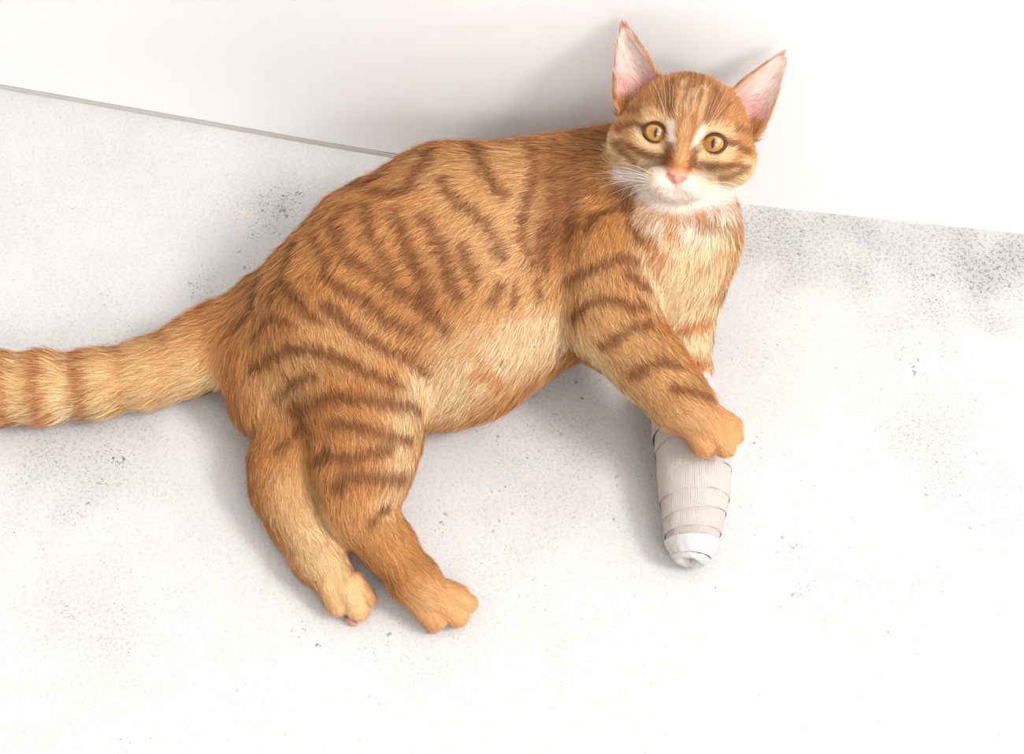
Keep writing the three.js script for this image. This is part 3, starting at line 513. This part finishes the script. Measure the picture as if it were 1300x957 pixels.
// eyes
{
  const irisMat = new THREE.MeshPhysicalMaterial({ vertexColors: true, roughness: 0.35, clearcoat: 1, clearcoatRoughness: 0.03 });
  const pupilMat = new THREE.MeshPhysicalMaterial({ color: 0x0a0705, roughness: 0.3, clearcoat: 1, clearcoatRoughness: 0.03 });
  const lidMat = new THREE.MeshStandardMaterial({ color: 0x4a2a1e, roughness: 0.5 });
  for (const ex of EYES) {
    const C0 = H(ex * 0.985, EYE_C.y, EYE_C.z), R = EYE_C.r * HS;
    const look = EYE.clone().sub(C0).normalize().addScaledVector(HX, -0.02 * Math.sign(ex)).normalize();
    const g = new THREE.SphereGeometry(R, 64, 48); g.rotateX(Math.PI / 2); // pole along +z
    const col = [], p = g.attributes.position;
    for (let i = 0; i < p.count; i++) {
      const x = p.getX(i) / R, y = p.getY(i) / R, z = p.getZ(i) / R, r = Math.hypot(x, y), a = Math.atan2(y, x);
      const c = z < 0 ? lin([236, 224, 214]) : lin([172, 114, 32]);
      if (z > 0) { const f = n2(Math.cos(a) * 5 + r * 2, Math.sin(a) * 5); mix3(c, lin([200, 142, 56]), sstep(.18, .5, r + .1 * f) * .8); mix3(c, lin([134, 92, 30]), .4 * (1 - sstep(.1, .34, r + .08 * f))); mix3(c, lin([62, 40, 26]), sstep(.66, .73, r)); }
      col.push(...c);
    }
    g.setAttribute('color', new THREE.Float32BufferAttribute(col, 3));
    const m = new THREE.Matrix4(); const up = HY.clone(), rx = up.clone().cross(look).normalize(), uy = look.clone().cross(rx); m.makeBasis(rx, uy, look); m.setPosition(C0);
    g.applyMatrix4(m);
    const eye = part('eye', g, irisMat);
    // slit pupil: a thin lens on the front of the ball
    const pg = new THREE.BufferGeometry(), pp = [], pi = [], NU = 20, NVv = 8;
    for (let i = 0; i <= NU; i++) for (let j = 0; j <= NVv; j++) { const t = i / NU * 2 - 1, half = 0.115 * Math.pow(Math.max(0, 1 - t * t), 0.8), x = (j / NVv * 2 - 1) * half, y = t * 0.34; const z = Math.sqrt(1 - x * x - y * y); const rr = R * (1.004 + 0.006 * (1 - Math.abs(j / NVv * 2 - 1) ** 2) * (1 - t * t)); pp.push(x * rr, y * rr, z * rr); }
    for (let i = 0; i < NU; i++) for (let j = 0; j < NVv; j++) { const a = i * (NVv + 1) + j; pi.push(a, a + 1, a + NVv + 1, a + 1, a + NVv + 2, a + NVv + 1); }
    pg.setAttribute('position', new THREE.Float32BufferAttribute(pp, 3)); pg.setIndex(pi); pg.computeVertexNormals(); pg.applyMatrix4(m);
    part('pupil', pg, pupilMat, eye);
    // eyelid rim: almond loop with a pulled inner corner
    const sgn = Math.sign(ex), loop = [];
    for (let i = 0; i < 48; i++) { const a = i / 48 * Math.PI * 2; let x = Math.cos(a) * 13.6, y = Math.sin(a) * (Math.sin(a) > 0 ? 10.8 : 11.8) - 0.09 * Math.cos(a) * 13; const inner = Math.max(0, Math.cos(a)) ** 8; x += inner * 4.5; y -= inner * 3.2; y += 0.10 * -x * 0.0; const X = ex - sgn * x, Y = y + 0.0; const dz = Math.sqrt(Math.max(0, 20.6 * 20.6 - (X - ex * .985) ** 2 - Y * Y)); loop.push(H(X, Y, EYE_C.z + dz + 1.0)); }
    const curve = new THREE.CatmullRomCurve3(loop, true);
    part('eyelid', new THREE.TubeGeometry(curve, 96, 1.3 * HS, 8, true), lidMat);
  }
}
// nose leather
{
  const f = (x, y, z) => { const p = toHead(V(x, y, z)), X = p[0], Y = p[1] + 48, Z = p[2] - 66, ax = Math.abs(X); let d = ell(X, Y, Z, 0, 1.5, 0, 11.5 + Y * .35, 6.4, 8); d = smin(d, ell(X, Y, Z, 0, -4, 1.5, 4.5, 5, 6), 4); d = smax(d, -ell(ax, Y, Z, 7.6, -1.8, 6.5, 3.0, 1.6, 4), 1.5); d = smax(d, -cap(X, Y, Z, 0, -1, 9.6, 0, -9, 9, .7, .7), 1); return d * HS * .8; };
  const c = H(0, -48, 66), r = 22 * HS, s = surfaceNets(f, [c.x - r, c.y - r, c.z - r], [c.x + r, c.y + r, c.z + r], 0.0004);
  const g = new THREE.BufferGeometry(); g.setAttribute('position', new THREE.Float32BufferAttribute(s.pos, 3)); g.setIndex(s.idx); g.computeVertexNormals();
  part('nose', g, new THREE.MeshStandardMaterial({ color: 0xd2957e, roughness: 0.55 }));
}
// whiskers
{
  const mat = new THREE.MeshStandardMaterial({ color: 0xfffaf2, roughness: 0.4 });
  const whisker = (pts, r = 0.3) => { const c = new THREE.CatmullRomCurve3(pts.map((p) => H(...p))), g = new THREE.TubeGeometry(c, 20, r * HS, 5), p = g.attributes.position; // taper
    for (let i = 0; i <= 20; i++) { const o = c.getPointAt(i / 20), k = 1 - 0.8 * i / 20; for (let j = 0; j <= 5; j++) { const q = i * 6 + j; p.setXYZ(q, o.x + (p.getX(q) - o.x) * k, o.y + (p.getY(q) - o.y) * k, o.z + (p.getZ(q) - o.z) * k); } } part('whisker', g, mat); };
  for (const s of [-1, 1]) {
    for (const [y0, x1, y1, z1, sag] of [[-52, 88, -48, 28, 5], [-55, 98, -55, 26, 5], [-57, 102, -63, 24, 6], [-60, 100, -72, 26, 6], [-62, 92, -80, 30, 6], [-64, 80, -88, 36, 6], [-66, 64, -92, 40, 4], [-58, 70, -58, 44, 4], [-61, 106, -66, 30, 7]]) {
      const x0 = 22 + rnd() * 9; whisker([[s * x0, y0, 62], [s * lerp(x0, x1, .5), lerp(y0, y1, .5) + sag, lerp(64, z1, .4)], [s * x1, y1, z1]]);
    }
    for (const [x0, y0, x1, y1, z1] of [[24, 28, 34, 74, 66], [28, 26, 46, 84, 62], [30, 26, 58, 70, 54], [22, 30, 26, 62, 70]]) whisker([[s * x0, y0, 46], [s * lerp(x0, x1, .45), lerp(y0, y1, .5), lerp(52, z1, .7)], [s * x1, y1, z1]], 0.17);
  }
}
// pads under the toes that show
{
  const mat = new THREE.MeshStandardMaterial({ color: 0xd08c7c, roughness: 0.6 });
  for (const [px, py, h, rx, ry, turn] of [[425, 777, .008, 8, 5, .5], [446, 789, .004, 9, 4, .6], [551, 801, .004, 7, 3.4, -.1], [896, 580, .053, 7, 3, .2]]) {
    const g = new THREE.SphereGeometry(1, 24, 16), c = P(px, py, h), m = new THREE.Matrix4(), X = RIGHT.clone().multiplyScalar(Math.cos(turn)).addScaledVector(UPV, -Math.sin(turn)), Z = FWD.clone().negate();
    g.scale(rx * c.mpp, ry * c.mpp, 6 * c.mpp); m.makeBasis(X, Z.clone().cross(X), Z); m.setPosition(c.addScaledVector(FWD, 0.001)); g.applyMatrix4(m); part('paw_pad', g, mat);
  }
}
// bandage: turns of ribbed elastic gauze, each lapping over the one before
{
  const Nr = 256, ribs = new Uint8Array(Nr * Nr * 4);
  for (let j = 0; j < Nr; j++) for (let i = 0; i < Nr; i++) { const rib = 0.5 + 0.5 * Math.cos(i / Nr * 32 * Math.PI * 2), weave = 0.5 + 0.5 * Math.cos(j / Nr * 40 * Math.PI * 2); const v = 60 + 150 * rib + 25 * weave + 20 * (rnd() - .5); const o = (j * Nr + i) * 4; ribs[o] = ribs[o + 1] = ribs[o + 2] = clamp(v, 0, 255); ribs[o + 3] = 255; }
  const bump = new THREE.DataTexture(ribs, Nr, Nr); bump.wrapS = bump.wrapT = THREE.RepeatWrapping; bump.magFilter = bump.minFilter = THREE.LinearFilter; bump.needsUpdate = true;
  const gauze = new THREE.MeshStandardMaterial({ color: 0xdfd2ca, roughness: 0.9, bumpMap: bump, bumpScale: 0.0009, side: THREE.DoubleSide });
  const white = new THREE.MeshStandardMaterial({ color: 0xcdc8c5, roughness: 0.9, bumpMap: bump, bumpScale: 0.0001, side: THREE.DoubleSide });
  const curve = new THREE.CatmullRomCurve3(bandAxis.map((p) => V(p.x, p.y, p.z)));
  const at = (t) => { t = clamp(t, 0, 1); const c = curve.getPoint(t), f = t * (bandAxis.length - 1), i = Math.min(bandAxis.length - 2, Math.floor(f)); const tan = curve.getTangent(t), sx = V(0, 1, 0).cross(tan).normalize(), up = tan.clone().cross(sx); return { c, r: lerp(bandAxis[i].r, bandAxis[i + 1].r, f - i), sx, up, tan }; };
  const band = new THREE.Group(); band.name = 'bandage'; cat.add(band); band.userData.label = 'beige ribbed gauze bandage wrapped round the front leg';
  // each turn: from, to (along the leg), slant, how far it stands off at its start and end
  const strip = (t0, t1, slant, off0, off1, mat, phase = 0) => {
    const NA = 96, NT = 10, pos = [], uv = [], idx = [], TH = 0.0006;
    for (let s = 0; s < 2; s++) for (let i = 0; i <= NT; i++) for (let j = 0; j <= NA; j++) {
      const a = j / NA * Math.PI * 2, k = i / NT, t = lerp(t0, t1, k) + slant * Math.cos(a + phase), q = at(t);
      const fold = 0.0004 * n3(Math.cos(a) * 2 + t0 * 9, Math.sin(a) * 2, k * 2 + t0 * 20);
      let r = q.r + lerp(off0, off1, k) + fold - (s ? TH : 0) - 0.0006 * (k < .08 || k > .92 ? 1 : 0) * (s ? -1 : .4);
      const o = q.c.clone().addScaledVector(q.sx, Math.cos(a) * r).addScaledVector(q.up, Math.sin(a) * r * 0.96); if (o.y < 0.0006) o.y = 0.0006;
      pos.push(o.x, o.y, o.z); uv.push(a / (Math.PI * 2) * 4, k * 0.8);
    }
    const row = NA + 1, lay = (NT + 1) * row;
    for (let s = 0; s < 2; s++) for (let i = 0; i < NT; i++) for (let j = 0; j < NA; j++) { const a = s * lay + i * row + j; if (s) idx.push(a, a + row, a + 1, a + 1, a + row, a + row + 1); else idx.push(a, a + 1, a + row, a + 1, a + row + 1, a + row); }
    for (let j = 0; j < NA; j++) for (const i of [0, NT]) { const a = i * row + j, b = a + lay; idx.push(a, b, a + 1, a + 1, b, b + 1); }
    const g = new THREE.BufferGeometry(); g.setAttribute('position', new THREE.Float32BufferAttribute(pos, 3)); g.setAttribute('uv', new THREE.Float32BufferAttribute(uv, 2)); g.setIndex(idx); g.computeVertexNormals();
    part('gauze_turn', g, mat, band);
  };
  strip(0.0, 0.20, 0.015, 0.0002, 0.0006, white, .4); strip(0.12, 0.30, 0.03, 0.0016, 0.0014, gauze, .2);
  strip(0.255, 0.335, .018, .0022, .0020, gauze, 2.6); strip(0.24, 0.40, .026, 0, 0.0011, gauze, 2.6); strip(.35, .53, .036, 0.0001, .0009, gauze, 2.8); strip(.48, .62, .018, 0.0001, .0011, gauze, 2.5); strip(.57, .70, .034, .0001, .0009, gauze, 2.7); strip(.66, .79, .022, .0001, .0010, gauze, 2.4); strip(.75, .88, .04, .0001, .0009, gauze, 2.9); strip(.83, 1.0, .012, .0018, .0002, white, 2.6);
  // tucked end: a puckered cap with a dent
  const q = at(1), NA = 64, NR = 14, pos = [], uv = [], idx = [];
  for (let i = 0; i <= NR; i++) for (let j = 0; j <= NA; j++) { const a = j / NA * Math.PI * 2, k = i / NR, r = q.r * (1 - k) + .0002, dent = 0.004 * Math.sin(Math.min(1, k * 2.2) * Math.PI * .5) - 0.007 * Math.exp(-(((Math.cos(a) * (1 - k) + .15) / .32) ** 2 + ((Math.sin(a) * (1 - k) - .25) / .3) ** 2)) + 0.0005 * n3(Math.cos(a) * 3, Math.sin(a) * 3, k * 4); const o = q.c.clone().addScaledVector(q.sx, Math.cos(a) * r).addScaledVector(q.up, Math.sin(a) * r * .96).addScaledVector(q.tan, dent); if (o.y < .0006) o.y = .0006; pos.push(o.x, o.y, o.z); uv.push(j / NA * 3, k); }
  for (let i = 0; i < NR; i++) for (let j = 0; j < NA; j++) { const a = i * (NA + 1) + j; idx.push(a, a + 1, a + NA + 1, a + 1, a + NA + 2, a + NA + 1); }
  const g = new THREE.BufferGeometry(); g.setAttribute('position', new THREE.Float32BufferAttribute(pos, 3)); g.setAttribute('uv', new THREE.Float32BufferAttribute(uv, 2)); g.setIndex(idx); g.computeVertexNormals();
  part('tucked_end', g, white, band);
}
renderer.render(scene, camera);
